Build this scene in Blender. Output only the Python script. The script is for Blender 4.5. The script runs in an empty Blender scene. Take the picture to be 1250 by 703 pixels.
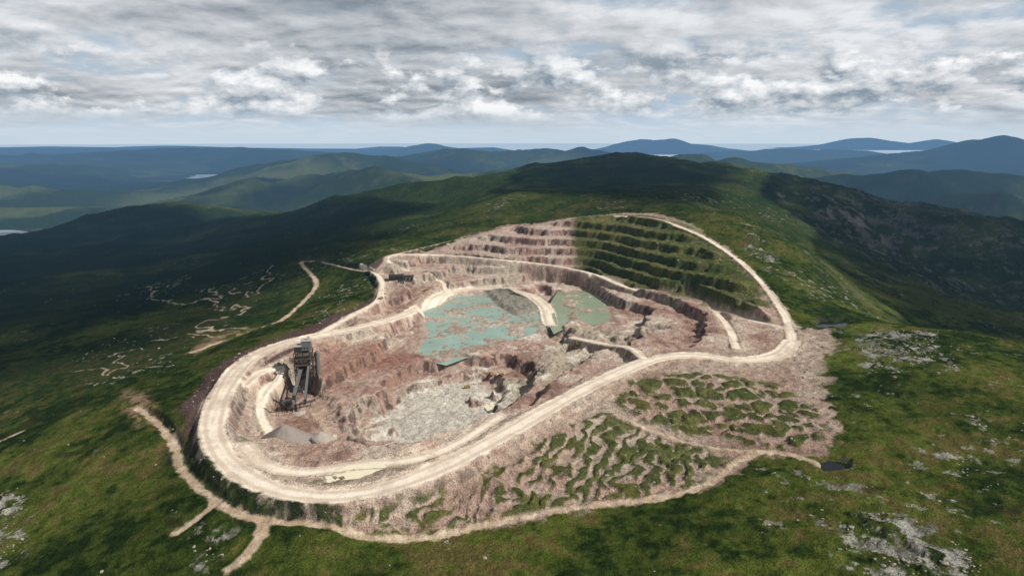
import bpy, math, random
import numpy as np
from mathutils import Vector, Matrix
random.seed(3)
f4=np.float32
H=250.0; F=833.0; CX=625.0; CY=351.5; P=math.radians(12.4)
cP,sP=math.cos(P),math.sin(P)
def G(u,v,z):
    a=(u-CX)/F;b=(CY-v)/F
    dy=cP+b*sP;dz=-sP+b*cP
    t=(z-H)/dz
    return (a*t,dy*t,z)
def GD(u,v,d):
    a=(u-CX)/F;b=(CY-v)/F
    dy=cP+b*sP;dz=-sP+b*cP
    t=d/dy
    return (a*t,d,H+dz*t)
# ---------------------------------------------------------------- noise
rng=np.random.RandomState(11)
TB=rng.rand(256,256).astype(f4)
def vn(x,y):
    xi=np.floor(x);yi=np.floor(y)
    fx=(x-xi).astype(f4);fy=(y-yi).astype(f4)
    xi=xi.astype(np.int64)&255;yi=yi.astype(np.int64)&255
    x1=(xi+1)&255;y1=(yi+1)&255
    fx=fx*fx*fx*(fx*(fx*6-15)+10);fy=fy*fy*fy*(fy*(fy*6-15)+10)
    a=TB[xi,yi];b=TB[x1,yi];c=TB[xi,y1];d=TB[x1,y1]
    return ((a+(b-a)*fx)*(1-fy)+(c+(d-c)*fx)*fy)*2-1
def fbm(x,y,size,o=4,seed=0,gain=0.5,ridged=False):
    x=x/size+seed*17.37;y=y/size-seed*9.71
    r=0;a=1.0;n=0
    for k in range(o):
        v=vn(x,y)
        if ridged: v=1-2*np.abs(v)
        r=r+a*v;n+=a;a*=gain
        x,y=(x*0.8-y*0.6)*2.03+5.3,(x*0.6+y*0.8)*2.03-3.1
    return r/n*(1.0 if ridged else 1.4)
def ss(a,b,x):
    t=np.clip((x-a)/(b-a),0,1);return t*t*(3-2*t)
def lerp(a,b,t): return a+(b-a)*t
# ---------------------------------------------------------------- elevation control points
C=[]
for u,v,z in [
 (625,700,-14),(300,700,-16),(0,700,-42),(900,700,-10),(1250,700,0),(1250,600,6),(1100,640,2),(0,600,-45),(100,560,-30),
 (150,500,-22),(60,470,-60),(0,540,-62),(215,560,-22),(230,480,-16),(212,445,-36),(250,400,-48),(300,380,-48),(235,430,-38),
 (345,390,-34),(370,320,-28),(400,300,-22),(440,312,2),(300,340,-72),(200,350,-92),(100,400,-85),(0,400,-112),(50,300,-200),
 (150,300,-180),(250,300,-150),(350,290,-90),(0,330,-165),(450,285,-5),(540,292,30),(500,303,20),(410,345,-22),(430,340,-10),
 (480,300,12),
 # rim / haul road
 (965,425,0),(930,436,0),(850,434,0),(740,460,0),(650,510,0),(545,565,0),(480,590,0),(420,603,0),(360,603,0),(310,588,0),
 (275,560,0),(258,525,0),(265,490,0),(285,455,0),(310,435,0),(340,420,0),(380,408,0),(425,385,0),(460,355,4),(465,330,8),(475,312,18),
 # spoil
 (800,495,-9),(900,500,-8),(850,560,-15),(700,612,-20),(600,642,-20),(450,657,-14),(330,637,-8),(240,592,-12),(560,610,-16),(480,625,-12),
 (960,470,-2),(980,520,-5),(1000,560,-6),(760,600,-20),(640,580,-14),(700,545,-12),
 # right knoll
 (1100,400,14),(1060,402,8),(1030,420,3),(1100,500,7),(1200,500,10),(1050,560,0),(1010,568,-4),(1250,520,10),(1150,440,14),(1000,395,0),
 # quarry crest right
 (955,378,8),(930,345,25),(900,316,45),(870,293,62),(845,280,75),(800,266,84),(750,263,80),(700,267,72),(650,275,55),(600,285,42),
 (960,300,58),(1000,330,0),(985,365,5),(1040,375,-12),(1050,350,-60),(1150,352,-150),(1100,320,-150),(1250,385,-190),(920,280,75),(900,262,88),(860,258,90),
 # pit
 (540,492,-50),(600,498,-47),(560,470,-44),(500,540,-42),(440,540,-30),(460,500,-36),(350,545,-34),(330,500,-30),(355,500,-34),(400,500,-29),
 (320,530,-32),(370,465,-16),(330,460,-12),(400,440,-12),(440,425,-13),(430,395,-6),(440,372,-6),(480,348,-6),(520,345,-12),(470,440,-28),(480,420,-22),(500,400,-30),
 (560,385,-31),(620,400,-31),(600,372,-31),(700,375,-31),(720,395,-30),(640,430,-32),(700,425,-32),(760,420,-24),(700,455,-24),(650,450,-33),(640,480,-34),
 (600,352,-29),(660,345,-30),(700,345,-28),(620,325,0),(560,320,0),(520,318,5),(680,325,2),(600,308,16),(620,299,30),(650,288,44),(700,310,18),(690,290,42),
 (740,330,4),(770,350,-6),(780,385,-26),(800,370,-12),(850,385,-8),(850,350,12),(880,390,0),(930,400,2),(800,330,22),(780,300,46),(850,325,36),(900,350,22),(820,400,-18),
 (440,578,-5),(400,588,-4),(340,572,-5),
 ]: C.append(G(u,v,z))
for u,v,d in [(190,249,3600),(110,262,3400),(260,258,3600),(330,270,3300),(400,252,2900),(500,229,3300),(600,222,3400),(650,206,3500),
 (700,196,3500),(740,191,3600),(790,189,3600),(820,195,3500),(850,204,3300),(900,216,3000),(960,228,2900),(1030,245,2600),(1100,262,2500),(1200,290,2300),
 (1300,320,2200),(750,228,2400),(750,209,3000),(650,244,2000),(600,260,1800),(880,240,2000),(830,225,2500),(560,270,1700),(500,270,2000),(1200,405,820),(1250,425,770),
 (1350,430,740),(950,262,2000),(1000,290,1800)]: C.append(GD(u,v,d))
C+= [(0,100,-30),(-300,100,-60),(300,100,-5),(0,-800,-120),(-1200,300,-150),(1200,300,-10),(-1500,-900,-200),(1500,-900,-60),(650,1050,-70),(850,1100,-120),(900,950,-60),
 (-2500,1500,-260),(2600,900,-150),(-500,5000,-350),(-2200,5000,-370),(800,5000,-300),(2500,4600,-260),(3500,3000,-250),(-4000,3500,-350),(0,-3000,-300),(-4000,0,-350),(4000,0,-200),
 (-1400,4400,-340),(0,4600,-250),(1600,3900,-120),(1000,4600,-200)]
C=np.array(C)
def K(ax,ay,bx,by): return -np.sqrt((ax-bx)**2+(ay-by)**2+20.0**2)
n=len(C)
A=np.zeros((n+1,n+1));A[:n,:n]=K(C[:,0][:,None],C[:,1][:,None],C[:,0][None],C[:,1][None])+np.eye(n)*4.0
A[:n,n]=1;A[n,:n]=1
W=np.linalg.solve(A,np.append(C[:,2],0))
def rbf(x,y):
    out=np.zeros(x.shape)
    xf=x.ravel();yf=y.ravel();o=out.ravel()
    for s in range(0,len(xf),20000):
        o[s:s+20000]=K(xf[s:s+20000,None],yf[s:s+20000,None],C[:,0][None],C[:,1][None])@W[:n]+W[n]
    return o.reshape(x.shape)
class Grid:
    def __init__(s,x0,x1,y0,y1,st):
        s.x0,s.y0,s.st=x0,y0,st
        s.xs=np.arange(x0,x1+st,st);s.ys=np.arange(y0,y1+st,st)
        s.X,s.Y=np.meshgrid(s.xs,s.ys,indexing='ij')
    def samp(s,Fd,x,y,fill=None):
        gx=(x-s.x0)/s.st;gy=(y-s.y0)/s.st
        nx,ny=Fd.shape
        ins=(gx>=0)&(gx<nx-1)&(gy>=0)&(gy<ny-1)
        gx=np.clip(gx,0,nx-1.001);gy=np.clip(gy,0,ny-1.001)
        i=gx.astype(int);j=gy.astype(int);fx=gx-i;fy=gy-j
        r=(Fd[i,j]*(1-fx)+Fd[i+1,j]*fx)*(1-fy)+(Fd[i,j+1]*(1-fx)+Fd[i+1,j+1]*fx)*fy
        if fill is not None: r=np.where(ins,r,fill)
        return r
gc=Grid(-9000,9000,-4000,9000,60);ZC=rbf(gc.X,gc.Y)
gm=Grid(-800,900,220,1800,8);ZM=rbf(gm.X,gm.Y)
q=Grid(-780,880,240,1780,2);X,Y=q.X,q.Y
Z=gm.samp(ZM,X,Y)
# ---------------------------------------------------------------- outlines
def segs(pts,margin):
    D=np.full(X.shape,1e4);ZR=np.zeros(X.shape)
    for a,b in zip(pts[:-1],pts[1:]):
        x0=min(a[0],b[0])-margin;x1=max(a[0],b[0])+margin;y0=min(a[1],b[1])-margin;y1=max(a[1],b[1])+margin
        i0=max(0,int((x0-q.x0)/2));i1=min(X.shape[0],int((x1-q.x0)/2)+2);j0=max(0,int((y0-q.y0)/2));j1=min(X.shape[1],int((y1-q.y0)/2)+2)
        if i1<=i0 or j1<=j0: continue
        sx=X[i0:i1,j0:j1];sy=Y[i0:i1,j0:j1]
        dx,dy=b[0]-a[0],b[1]-a[1];L=dx*dx+dy*dy+1e-9
        t=np.clip(((sx-a[0])*dx+(sy-a[1])*dy)/L,0,1)
        d=np.hypot(sx-a[0]-t*dx,sy-a[1]-t*dy)
        s=D[i0:i1,j0:j1];m=d<s
        s[m]=d[m];ZR[i0:i1,j0:j1][m]=(a[2]+(b[2]-a[2])*t)[m]
    return D,ZR
def poly(px,z=0,margin=120):
    P3=[G(p[0],p[1],p[2] if len(p)>2 else z) for p in px];P3.append(P3[0])
    D,_=segs(P3,margin);D=np.minimum(D,margin)
    ins=np.zeros(X.shape,bool)
    for a,b in zip(P3[:-1],P3[1:]):
        if a[1]==b[1]: continue
        c=((a[1]>Y)!=(b[1]>Y))&(X<(b[0]-a[0])*(Y-a[1])/(b[1]-a[1])+a[0])
        ins^=c
    return np.where(ins,D,-D)
def spline(pts,st=8):
    pts=[np.array(p,float) for p in pts]
    pts=[2*pts[0]-pts[1]]+pts+[2*pts[-1]-pts[-2]]
    out=[]
    for i in range(1,len(pts)-2):
        p0,p1,p2,p3=pts[i-1:i+3];m=max(2,int(np.linalg.norm(p2-p1)/st))
        for k in range(m):
            t=k/m;out.append(0.5*((2*p1)+(-p0+p2)*t+(2*p0-5*p1+4*p2-p3)*t*t+(-p0+3*p1-3*p2+p3)*t**3))
    out.append(pts[-2]);return out
PQ=poly([(240,548,-8),(226,530,-16),(226,505,-18),(238,480,-16),(262,452,-10),(298,428,-4),(340,410),(385,393),(425,376),(455,358,4),(462,342,6),(450,322,8),(472,311,18),(520,302,24),(560,293,30),(620,279,44),
 (700,266,72),(760,261,82),(800,262,85),(848,278,76),(885,300,58),(928,340,28),(958,375,9),(972,400,2),(1010,404,1),(1018,430,2),(990,450),(1002,480,-3),(1025,520,-4),(1020,550,-6),
 (1000,560,-6),(960,554,-8),(930,556,-10),(900,580,-14),(850,602,-16),(740,618,-20),(640,636,-20),(560,648,-18),(450,650,-14),(400,637,-10),(340,622,-6),(300,604,-4),(265,580,-4)])
ZP=[(468,345,4),(455,330,8),(475,312,18),(520,303,24),(560,294,30),(620,280,44),(700,268,70),(760,263,80),(800,264,83),(845,281,74),(880,303,56),(920,342,28),(950,380,8),(955,410,2),(920,425),(850,422),(780,430),(700,465),(640,498),
 (560,545),(480,568),(400,572),(330,568),(300,545),(285,510),(300,470),(330,440),(380,418),(430,395),(460,368,2)]
PP=poly(ZP)   # excavated pit
P_vegA=poly([(748,492),(770,470),(810,462),(850,455,-3),(900,462,-4),(950,470,-3),(995,500,-4),(1015,540,-6),(960,552,-8),(900,540,-10),(840,528,-12),(780,512,-9)],-6)
P_vegB=poly([(570,600),(620,570),(660,545),(730,512),(790,530),(850,548),(890,560),(880,580),(800,600),(700,612),(600,630),(520,645),(435,642),(440,630),(510,612)],-14)
P_gb=poly([(700,266,70),(760,262,82),(800,264,84),(845,280,74),(880,300,56),(925,340,26),(945,376,8),(905,378,8),(860,366,6),(815,352,8),(770,335,18),(740,318,30),(700,308,28)])
P_red=poly([(385,432),(430,428),(480,418),(510,405),(545,400),(520,425),(500,450),(470,470),(430,480),(395,470)],-22)
P_lite=poly([(455,500),(490,470),(560,455),(640,470),(610,510),(560,545),(500,560),(470,540)],-42)
P_grey=poly([(600,455),(640,450),(700,400),(760,405),(790,425),(700,460),(630,478)],-30)
P_pond1=poly([(512,380),(555,362),(600,357),(648,366),(666,384),(655,408),(600,422),(545,442),(505,432),(520,405)],-31)
P_pond2=poly([(680,366),(692,354),(720,353),(746,372),(746,394),(722,399),(702,390),(680,400),(672,385)],-31)
P_mound=poly([(590,357),(622,354),(652,368),(662,380),(630,387),(605,374)],-31)
P_cr1=poly([(395,582),(425,572),(460,566),(475,574),(440,585),(400,592)],-6)
P_cr2=poly([(592,494),(606,491),(612,497),(598,502)],-52)
P_f1=poly([(318,505),(335,480),(362,468),(385,476),(400,500),(420,530),(440,552),(400,562),(330,556),(312,535)],-35)
P_f2=poly([(470,505),(510,478),(560,462),(610,468),(618,488),(600,512),(560,535),(505,552),(478,538)],-52)
P_out=np.maximum.reduce([poly([(1035,410,5),(1060,400,8),(1150,402,14),(1150,440,14),(1060,450,10)])-12,poly([(1030,640),(1060,620),(1140,640),(1200,680),(1180,720),(1040,700)],2)-7,
 poly([(-40,600),(30,600),(35,660),(-10,720),(-60,700)],-45)-7,poly([(1140,545),(1180,545),(1180,580),(1140,575)],5)-7,poly([(235,655),(270,655),(275,690),(240,690)],-14)-8,
 poly([(900,300,60),(905,270,80),(925,285,70),(960,330,35),(950,340,30)])-20])
P_apron=poly([(955,405,1),(1008,405,1),(1020,425,0),(1005,445,-1),(1010,470,-3),(980,475,-3),(960,450,-1)])
P_loch1=poly([(992,397),(1000,392),(1030,391),(1040,396),(1025,401),(1000,402)],-3)
P_loch2=poly([(1000,564),(1012,560),(1036,565),(1034,574),(1004,575)],-6)
P_spoilL=poly([(150,470,-30),(180,480,-22),(200,520,-18),(170,530,-22),(140,500,-28)])
P_spoilM=poly([(228,432,-38),(250,412,-42),(300,400,-44),(310,408,-36),(270,424,-36),(240,436,-36)])
# terraces
bz=14.0
wob=fbm(X,Y,90,3,3)*4+fbm(X,Y,25,3,4)*2.4
zt=Z+wob
fr=zt/bz-np.floor(zt/bz)
terr=bz*(np.floor(zt/bz)+ss(0.42,0.58,fr))+wob*0.10
m=ss(4,30,PP)
Z=lerp(Z,terr,m)
Z=np.where(PP>0,Z+fbm(X,Y,14,4,6)*1.1*m,Z)
Z=Z+ss(-5,12,P_grey)*(np.abs(fbm(X,Y,34,4,12))*9-2)
jag=fbm(X,Y,22,4,7)*9
Z=lerp(Z,-35+fbm(X,Y,20,4,8)*.8,ss(-7,5,P_f1+jag))
Z=lerp(Z,-53+fbm(X,Y,24,4,9)*2.0,ss(-7,5,P_f2+jag))
Z=lerp(Z,-43+fbm(X,Y,24,4,10)*1.5,ss(-2,3,fbm(X,Y,45,4,13)*22-8)*ss(3,14,P_f2)*.9)
# roads: (pixel,z) , half width, shoulder
ROADS=[
 ('h',[(968,418,0),(950,434,0),(900,440,0),(850,434,0),(800,438,0),(745,460,0),(700,482,0),(650,510,0),(600,538,0),(545,566,0),(480,592,0),(420,604,0),(365,603,0),(315,588,0),(278,562,0),(260,527,0),(267,490,0),(287,455,0),(312,435,0),(345,421,0),(385,411,0),(430,402,-3),(480,388,-10),(520,372,-18),(545,358,-24),(590,352,-27),(640,358,-28),(664,373,-29),(672,395,-30)],10.5,9),
 ('h',[(300,545,-4),(320,566,-5),(370,577,-6),(440,567,-6),(500,562,-5),(545,548,-8),(580,528,-14),(610,508,-20)],8,7),
 ('h',[(790,440,0),(770,425,-6),(740,420,-14),(700,412,-24)],5,8),
 ('h',[(968,418,0),(962,402,1),(925,393,-2),(870,376,-10),(835,366,-16)],6,7),
 ('h',[(870,376,-10),(890,400,-3),(900,425,0)],4.5,7),
 ('h',[(968,410,0),(955,380,8),(930,345,25),(902,318,44),(870,296,60),(845,283,72),(800,268,82),(752,264,79)],4,6),
 ('h',[(545,358,-24),(540,345,-18),(515,336,-8),(490,328,2),(474,318,12),(485,311,18),(540,311,17),(600,316,14),(660,322,6),(720,333,-1),(770,352,-6),(835,366,-14)],4,6),
 ('h',[(385,411,0),(430,385,0),(462,365,2),(466,345,6),(455,330,9),(440,322,6)],4.5,6),
 ('h',[(300,470,-4),(318,455,-6),(345,447,-8),(338,462,-13),(322,482,-20),(318,505,-28),(330,530,-34)],3.5,5),
 ('t',[(380,500,-34),(392,515,-34),(402,535,-34),(380,552,-34),(345,556,-34)],3,4),
 ('t',[(466,334,8),(430,329,-8),(398,322,-20),(368,320,-27),(384,340,-26),(384,352,-26),(370,368,-29),(345,390,-34),(310,406,-36),(270,418,-36),(235,430,-37)],4.0,6),
 ('t',[(170,500,-22),(195,520,-18),(213,545,-18),(220,568,-16),(240,592,-13),(268,614,-9),(300,630,-8),(330,636,-9),(400,642,-10),(450,656,-14),(520,656,-18),(600,640,-20),(700,620,-20),(800,608,-18),(860,592,-16),(905,560,-11),(930,551,-9),(970,556,-7),(1000,567,-5)],3.4,5),
 ('t',[(320,638,-9),(318,655,-10),(300,678,-12),(280,694,-15)],4.2,4),
 ('t',[(265,612,-10),(238,635,-14),(216,650,-17)],3.0,4),
 ('t',[(750,505,-6),(800,527,-10),(860,545,-12),(925,551,-9)],2.2,4),
 ('t',[(-60,560,-62),(0,538,-61),(30,525,-58)],2.0,3),
 ('t',[(480,311,18),(560,292,30),(640,277,50),(720,264,76)],2.0,3),
]
HS=np.full(X.shape,100.);TS=np.full(X.shape,100.);HC=np.full(X.shape,100.)
for kind,pts,hw,sh in ROADS:
    sp=spline([G(*p) for p in pts])
    D,ZR=segs(sp,hw+sh+40)
    w=1-ss(hw*0.95,hw+sh,D)
    Z=lerp(Z,ZR,w)
    if kind=='h': m2=(D-hw)<HS;HC=np.where(m2,D,HC);HS=np.minimum(HS,D-hw)
    else: TS=np.minimum(TS,D-hw)
def basin(Pd,z,dep,amp,sc,seed,edge=8):
    global Z
    w=ss(-edge,edge,Pd)
    Z=lerp(Z,z-dep+fbm(X,Y,sc,4,seed)*amp,w)
basin(P_pond1,-31,0.10,1.3,30,21);basin(P_pond2,-31,0.35,1.0,36,22);basin(P_cr1,-5,.25,.9,14,23,4);basin(P_cr2,-53,.5,.5,10,24,4)
basin(P_loch1,-3,1.5,.5,20,25,5);basin(P_loch2,-6,1.4,.4,15,26,4)
Z=Z+ss(0,14,P_mound)*5*(1+0.4*fbm(X,Y,12,3,30))
# hummocks of planted spoil
def worley(x,y,s,seed):
    gx=np.floor(x/s);gy=np.floor(y/s);F1=np.full(x.shape,9.);F2=np.full(x.shape,9.)
    for i in(-1,0,1):
        for j in(-1,0,1):
            cx=gx+i;cy=gy+j
            h1=np.modf(np.abs(np.sin(cx*127.1+cy*311.7+seed)*43758.5))[0];h2=np.modf(np.abs(np.sin(cx*269.5+cy*183.3+seed)*43758.5))[0]
            d=np.hypot(x/s-cx-.15-.7*h1,y/s-cy-.15-.7*h2)
            F2=np.minimum(F2,np.maximum(F1,d));F1=np.minimum(F1,d)
    return F1,F2
wx=X+fbm(X,Y,30,3,40)*14;wy=Y+fbm(X,Y,30,3,41)*14
F1,F2=worley(wx,wy*0.75,20,2.0)
HA=ss(0.0,0.38,F2-F1-0.08+0.22*fbm(X,Y,10,3,44)+.15*fbm(X,Y,50,3,46))
sB=(X*0.93-Y*0.36)+fbm(X,Y,70,3,42)*24+fbm(X,Y,15,3,43)*7
HB=ss(-0.5,0.5,np.sin(sB*2*math.pi/13)+1.1*fbm(X,Y,22,4,45))
Z=Z+HA*ss(0,10,P_vegA)*2.6*ss(0,6,TS)+HB*ss(0,10,P_vegB)*2.2*ss(0,6,TS)*ss(0,6,HS)
# ---------------------------------------------------------------- far ridges
RID=[([( -300,181),(0,180),(60,179),(150,180),(200,178),(300,181),(430,184)],42000,5500),
 ([(-300,184),(0,184),(100,183),(200,184),(330,185)],27000,3500),
 ([(-250,190),(-100,186),(0,191),(60,189),(120,186),(180,184),(250,181),(300,181),(350,184),(400,189),(440,194)],17000,1700),
 ([(-250,205),(-100,200),(0,204),(80,203),(130,208)],11500,1200),([(120,214),(200,204),(260,200),(300,202),(340,208)],14500,900),
 ([(330,206),(370,198),(410,190),(430,188),(470,193),(500,198)],9500,900),
 ([(470,193),(520,184),(560,182),(600,185),(650,182),(700,183),(740,188),(780,192)],13000,1200),
 ([(330,224),(400,214),(450,208),(520,213),(580,206),(640,204),(690,200)],6600,650),
 ([(-100,228),(0,226),(80,232),(140,236),(220,240)],7600,500),
 ([(435,182),(465,179),(485,179),(505,182)],44000,1500),([(500,183),(515,178),(527,175),(540,178),(560,181),(600,180),(630,184)],30000,1500),
 ([(745,181),(765,174),(785,170),(800,171),(815,169),(835,175),(860,177),(878,181)],36000,1600),
 ([(860,186),(930,182),(1000,182),(1060,184)],22000,1300),
 ([(1000,179),(1020,176),(1045,169),(1060,168),(1080,172),(1100,177),(1140,170),(1165,176),(1250,179)],50000,2500),
 ([(1030,208),(1070,197),(1100,190),(1150,182),(1190,171),(1215,167),(1250,171),(1350,180),(1450,176)],15000,1600),
 ([(810,192),(870,187),(930,192),(980,200),(1030,211)],7500,700),
 ([(960,226),(1040,216),(1100,212),(1180,214),(1250,221),(1400,212)],6000,650),
 ([(1050,236),(1120,240),(1200,238),(1300,245)],4700,420),
 ]
def ridgez(x,y,base):
    z=base.copy()
    wx=x+fbm(x,y,3000,4,60)*400;wy=y+fbm(x,y,3000,4,61)*400
    for pts,d,w in RID:
        P3=[GD(u,v,d*(1+0.04*math.sin(i*2.1))) for i,(u,v) in enumerate(pts)]
        best=np.full(x.shape,-1e4)
        for a,b in zip(P3[:-1],P3[1:]):
            dx,dy=b[0]-a[0],b[1]-a[1];L=dx*dx+dy*dy
            t=np.clip(((x-a[0])*dx+(y-a[1])*dy)/L,0,1)
            dd=np.hypot(wx-a[0]-t*dx,wy-a[1]-t*dy)/w
            cz=a[2]+(b[2]-a[2])*t
            best=np.maximum(best,base+(cz-base)*np.exp(-dd**1.5))
        z=np.maximum(z,best)
    return z
LOCH=[(266,215,-435,34,2.6),(8,285,-245,18,2.6)]
SEA=-500.
def terrain(x,y,full=True):
    r=np.hypot(x,y)
    zn=gc.samp(ZC,x,y)
    rough=ss(500,2500,r)
    crag=ss(700,1200,x)*ss(900,1300,y)
    zn=zn+fbm(x,y,700,7,50,0.52,True)*42*ss(900,3500,r)+fbm(x,y,260,6,51)*(3+14*rough)*ss(120,500,r)
    zn=zn+crag*fbm(x*1.2+y*.5,y-.4*x,420,7,49,.56,True)*34
    f=r>3600
    if f.any():
        xf,yf=x[f],y[f];rf=r[f]
        lft=1-ss(-5000,-1500,xf)
        base=lerp(-430.,-530.,ss(18000,24000,rf+fbm(xf,yf,9000,3,66)*4000-lft*22000))
        zz=ridgez(xf,yf,base)
        amp=1-ss(15000,22000,rf-lft*20000)
        zz=zz+fbm(xf,yf,1800,7,52,0.55,True)*80*amp+ fbm(xf,yf,5000,3,53)*30*amp
        zn[f]=lerp(zn[f],zz,ss(3900,5200,rf))
    ins=(x>q.x0+4)&(x<q.xs[-2]-4)&(y>q.y0+4)&(y<q.ys[-2]-4)
    if ins.any():
        xi,yi=x[ins],y[ins]
        zq=q.samp(Z,xi,yi)
        pq=q.samp(PQ,xi,yi);ts=q.samp(TS,xi,yi);hs=q.samp(HS,xi,yi)
        nat=1-ss(-25,0,pq)
        offr=ss(0,10,ts)*ss(0,10,hs)
        edge=np.minimum.reduce([xi-q.x0,q.xs[-1]-xi,yi-q.y0,q.ys[-1]-yi])
        wi=ss(0,80,edge)
        rr=r[ins]
        zq=zq+nat*offr*(fbm(xi,yi,260,6,51)*(3+14*rough[ins])*ss(120,500,rr)+fbm(xi,yi,700,7,50,0.52,True)*42*ss(900,3500,rr))*ss(0,60,-pq)
        zq=zq+nat*offr*(fbm(xi,yi,22,5,54,.6)*1.8+fbm(xi,yi,60,4,48,.5,True)*2.6)
        po=q.samp(P_out,xi,yi)
        oc=ss(-6,14,po+fbm(xi,yi,30,3,55)*22)*ss(0,6,np.minimum(ts,hs))
        zq=zq+oc*np.maximum(0,fbm(xi,yi,16,4,56,0.55,True))*4.5
        # road edge berms
        zq=zq+1.6*np.exp(-((hs-2.2)/1.3)**2)*(0.8+0.4*fbm(xi,yi,6,2,57))
        zq=zq+(1-nat)*ss(1,8,hs)*fbm(xi,yi,6,3,58)*0.9
        zn[ins]=lerp(zn[ins],zq,wi)
    for u,v,z,ru,rv in LOCH:
        cx,cy,_=G(u,v,z);ex=abs(G(u+ru,v,z)[0]-cx);ey=abs(G(u,v-rv,z)[1]-cy)
        k=np.hypot((x-cx)/ex,(y-cy)/ey)+fbm(x,y,ex*0.8,3,59)*0.35
        zn=lerp(zn,np.minimum(zn,z-4),1-ss(1.0,1.5,k))
        nearside=ss(1,1.4,k)*(1-ss(2.6,3.6,k))
        zn=lerp(zn,np.minimum(zn,z+6),nearside)
    return zn
def hgt(px_,py_): return float(terrain(np.array([float(px_)]),np.array([float(py_)]))[0])
# ---------------------------------------------------------------- terrain mesh
az=np.concatenate([np.arange(-180,-44,2.0),np.arange(-44,44.001,0.08),np.arange(46,180,2.0)])
az=np.radians(az)
rr=np.concatenate([np.array([4,30,70,120,170]),np.arange(200,300,3.),np.arange(300,900,1.15),np.arange(900,1750,1.9),np.arange(1750,4200,7.),np.geomspace(4200,70000,330)])
Rg,Ag=np.meshgrid(rr,az,indexing='ij')
VX=(Rg*np.sin(Ag));VY=(Rg*np.cos(Ag))
VZ=terrain(VX.ravel(),VY.ravel()).reshape(VX.shape)
def grad(Aa):
    return np.gradient(Aa,axis=0),np.gradient(Aa,axis=1)
xr,xa=grad(VX);yr,ya=grad(VY);zr,za=grad(VZ)
nx=ya*zr-za*yr;ny=za*xr-xa*zr;nz=xa*yr-ya*xr
ln=np.sqrt(nx*nx+ny*ny+nz*nz)+1e-9
NZ=(np.abs(nz)/ln).ravel()
x=VX.ravel();y=VY.ravel();z=VZ.ravel();r=Rg.ravel()
def c3(r_,g_,b_): return np.array([r_,g_,b_],f4)[None]
def mix(a,b,t): return a+(b-a)*np.clip(t,0,1)[:,None].astype(f4)
one=np.ones((len(x),1),f4)
n1=fbm(x,y,420,5,70);n2=fbm(x,y,70,5,71);n3=fbm(x,y,11,5,72,.6);n4=fbm(x,y,2500,5,73)
col=one*c3(.044,.064,.013)
col=mix(col,c3(.090,.112,.022),ss(-.2,.6,n2*.8+n1*.6+n3*.3))
col=mix(col,c3(.115,.084,.036),ss(.15,.75,n3*.7+n2*.6-n1*.5)*.75)
col=mix(col,c3(.016,.029,.008),ss(.05,.6,-n2*.6-n3*.7+.08))
drain=ss(.80,.95,fbm(x,y,95,3,47,.4,True)+n3*.1)*(1-ss(1500,2500,r))
col=mix(col,c3(.028,.030,.012),drain*.8)
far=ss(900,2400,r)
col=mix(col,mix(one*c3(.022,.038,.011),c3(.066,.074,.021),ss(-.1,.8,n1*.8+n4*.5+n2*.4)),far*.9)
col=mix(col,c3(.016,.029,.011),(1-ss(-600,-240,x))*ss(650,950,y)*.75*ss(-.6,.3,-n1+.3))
wood_shade=ss(-.02,.25,n4+n1*.3)*ss(4000,6500,r)
col=mix(col,c3(.009,.018,.013),wood_shade*.9)  # forest tone that also carries cloud shadow painted onto the far hills
col=mix(col,c3(.080,.098,.034),ss(.15,.6,fbm(x,y,1300,5,74)+n1*.3)*ss(4500,6500,r)*(1-ss(12000,17000,r))*(1-wood_shade)*(1-ss(500,1500,x))*.85)
# plantation on the western plain
wx_,wy_,_=G(300,241,-400);wa=G(385,241,-400)[0]-wx_
wk=np.hypot((x-wx_)/wa,(y-wy_)/800)+n1*.22
col=mix(col,c3(.085,.10,.038),(1-ss(1.1,2.0,wk))*.85)
col=mix(col,c3(.005,.010,.011),1-ss(.80,.9,wk))
rock=1-ss(.72,.88,NZ)
sp=fbm(x,y,9,4,75,.6)+fbm(x,y,120,3,76)*.6
col=mix(col,c3(.24,.23,.205),ss(.88,1.0,sp)*ss(200,300,r)*(1-ss(1500,3000,r))*.7)
col=mix(col,c3(.085,.08,.068),rock*(.3+.5*ss(.0,.5,n2))*(1-ss(6000,9000,r)))
cg=ss(700,1100,x)*ss(1000,1400,y)*(1-ss(4000,5000,r))
col=mix(col,c3(.13,.12,.11),cg*ss(.15,.5,fbm(x,y,30,4,39,.6)*.7+(1-ss(.80,.95,NZ))*.6-.15)*.7)
gx_,gy_,_=GD(1032,275,2420);gk=np.hypot((x-gx_)/85,(y-gy_)/200)
col=mix(col,c3(.22,.185,.17),(1-ss(.3,1.2,gk+n2*.7))*ss(.0,.35,fbm(x,y*.35,22,4,78)))
def S(Fd,fill=-120.): return q.samp(Fd,x,y,fill)
pq=S(PQ);pp=S(PP);hs=S(HS,100.);ts=S(TS,100.);hc=S(HC,100.)
po=S(P_out)
oc=ss(.10,.35,fbm(x,y,14,5,77,.65)*1.2+np.clip(po,-40,12)/50-.15)*ss(-30,-5,po)
col=mix(col,mix(one*c3(.33,.32,.29),c3(.13,.125,.105),ss(-.2,.5,n3)),oc*.9)
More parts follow.
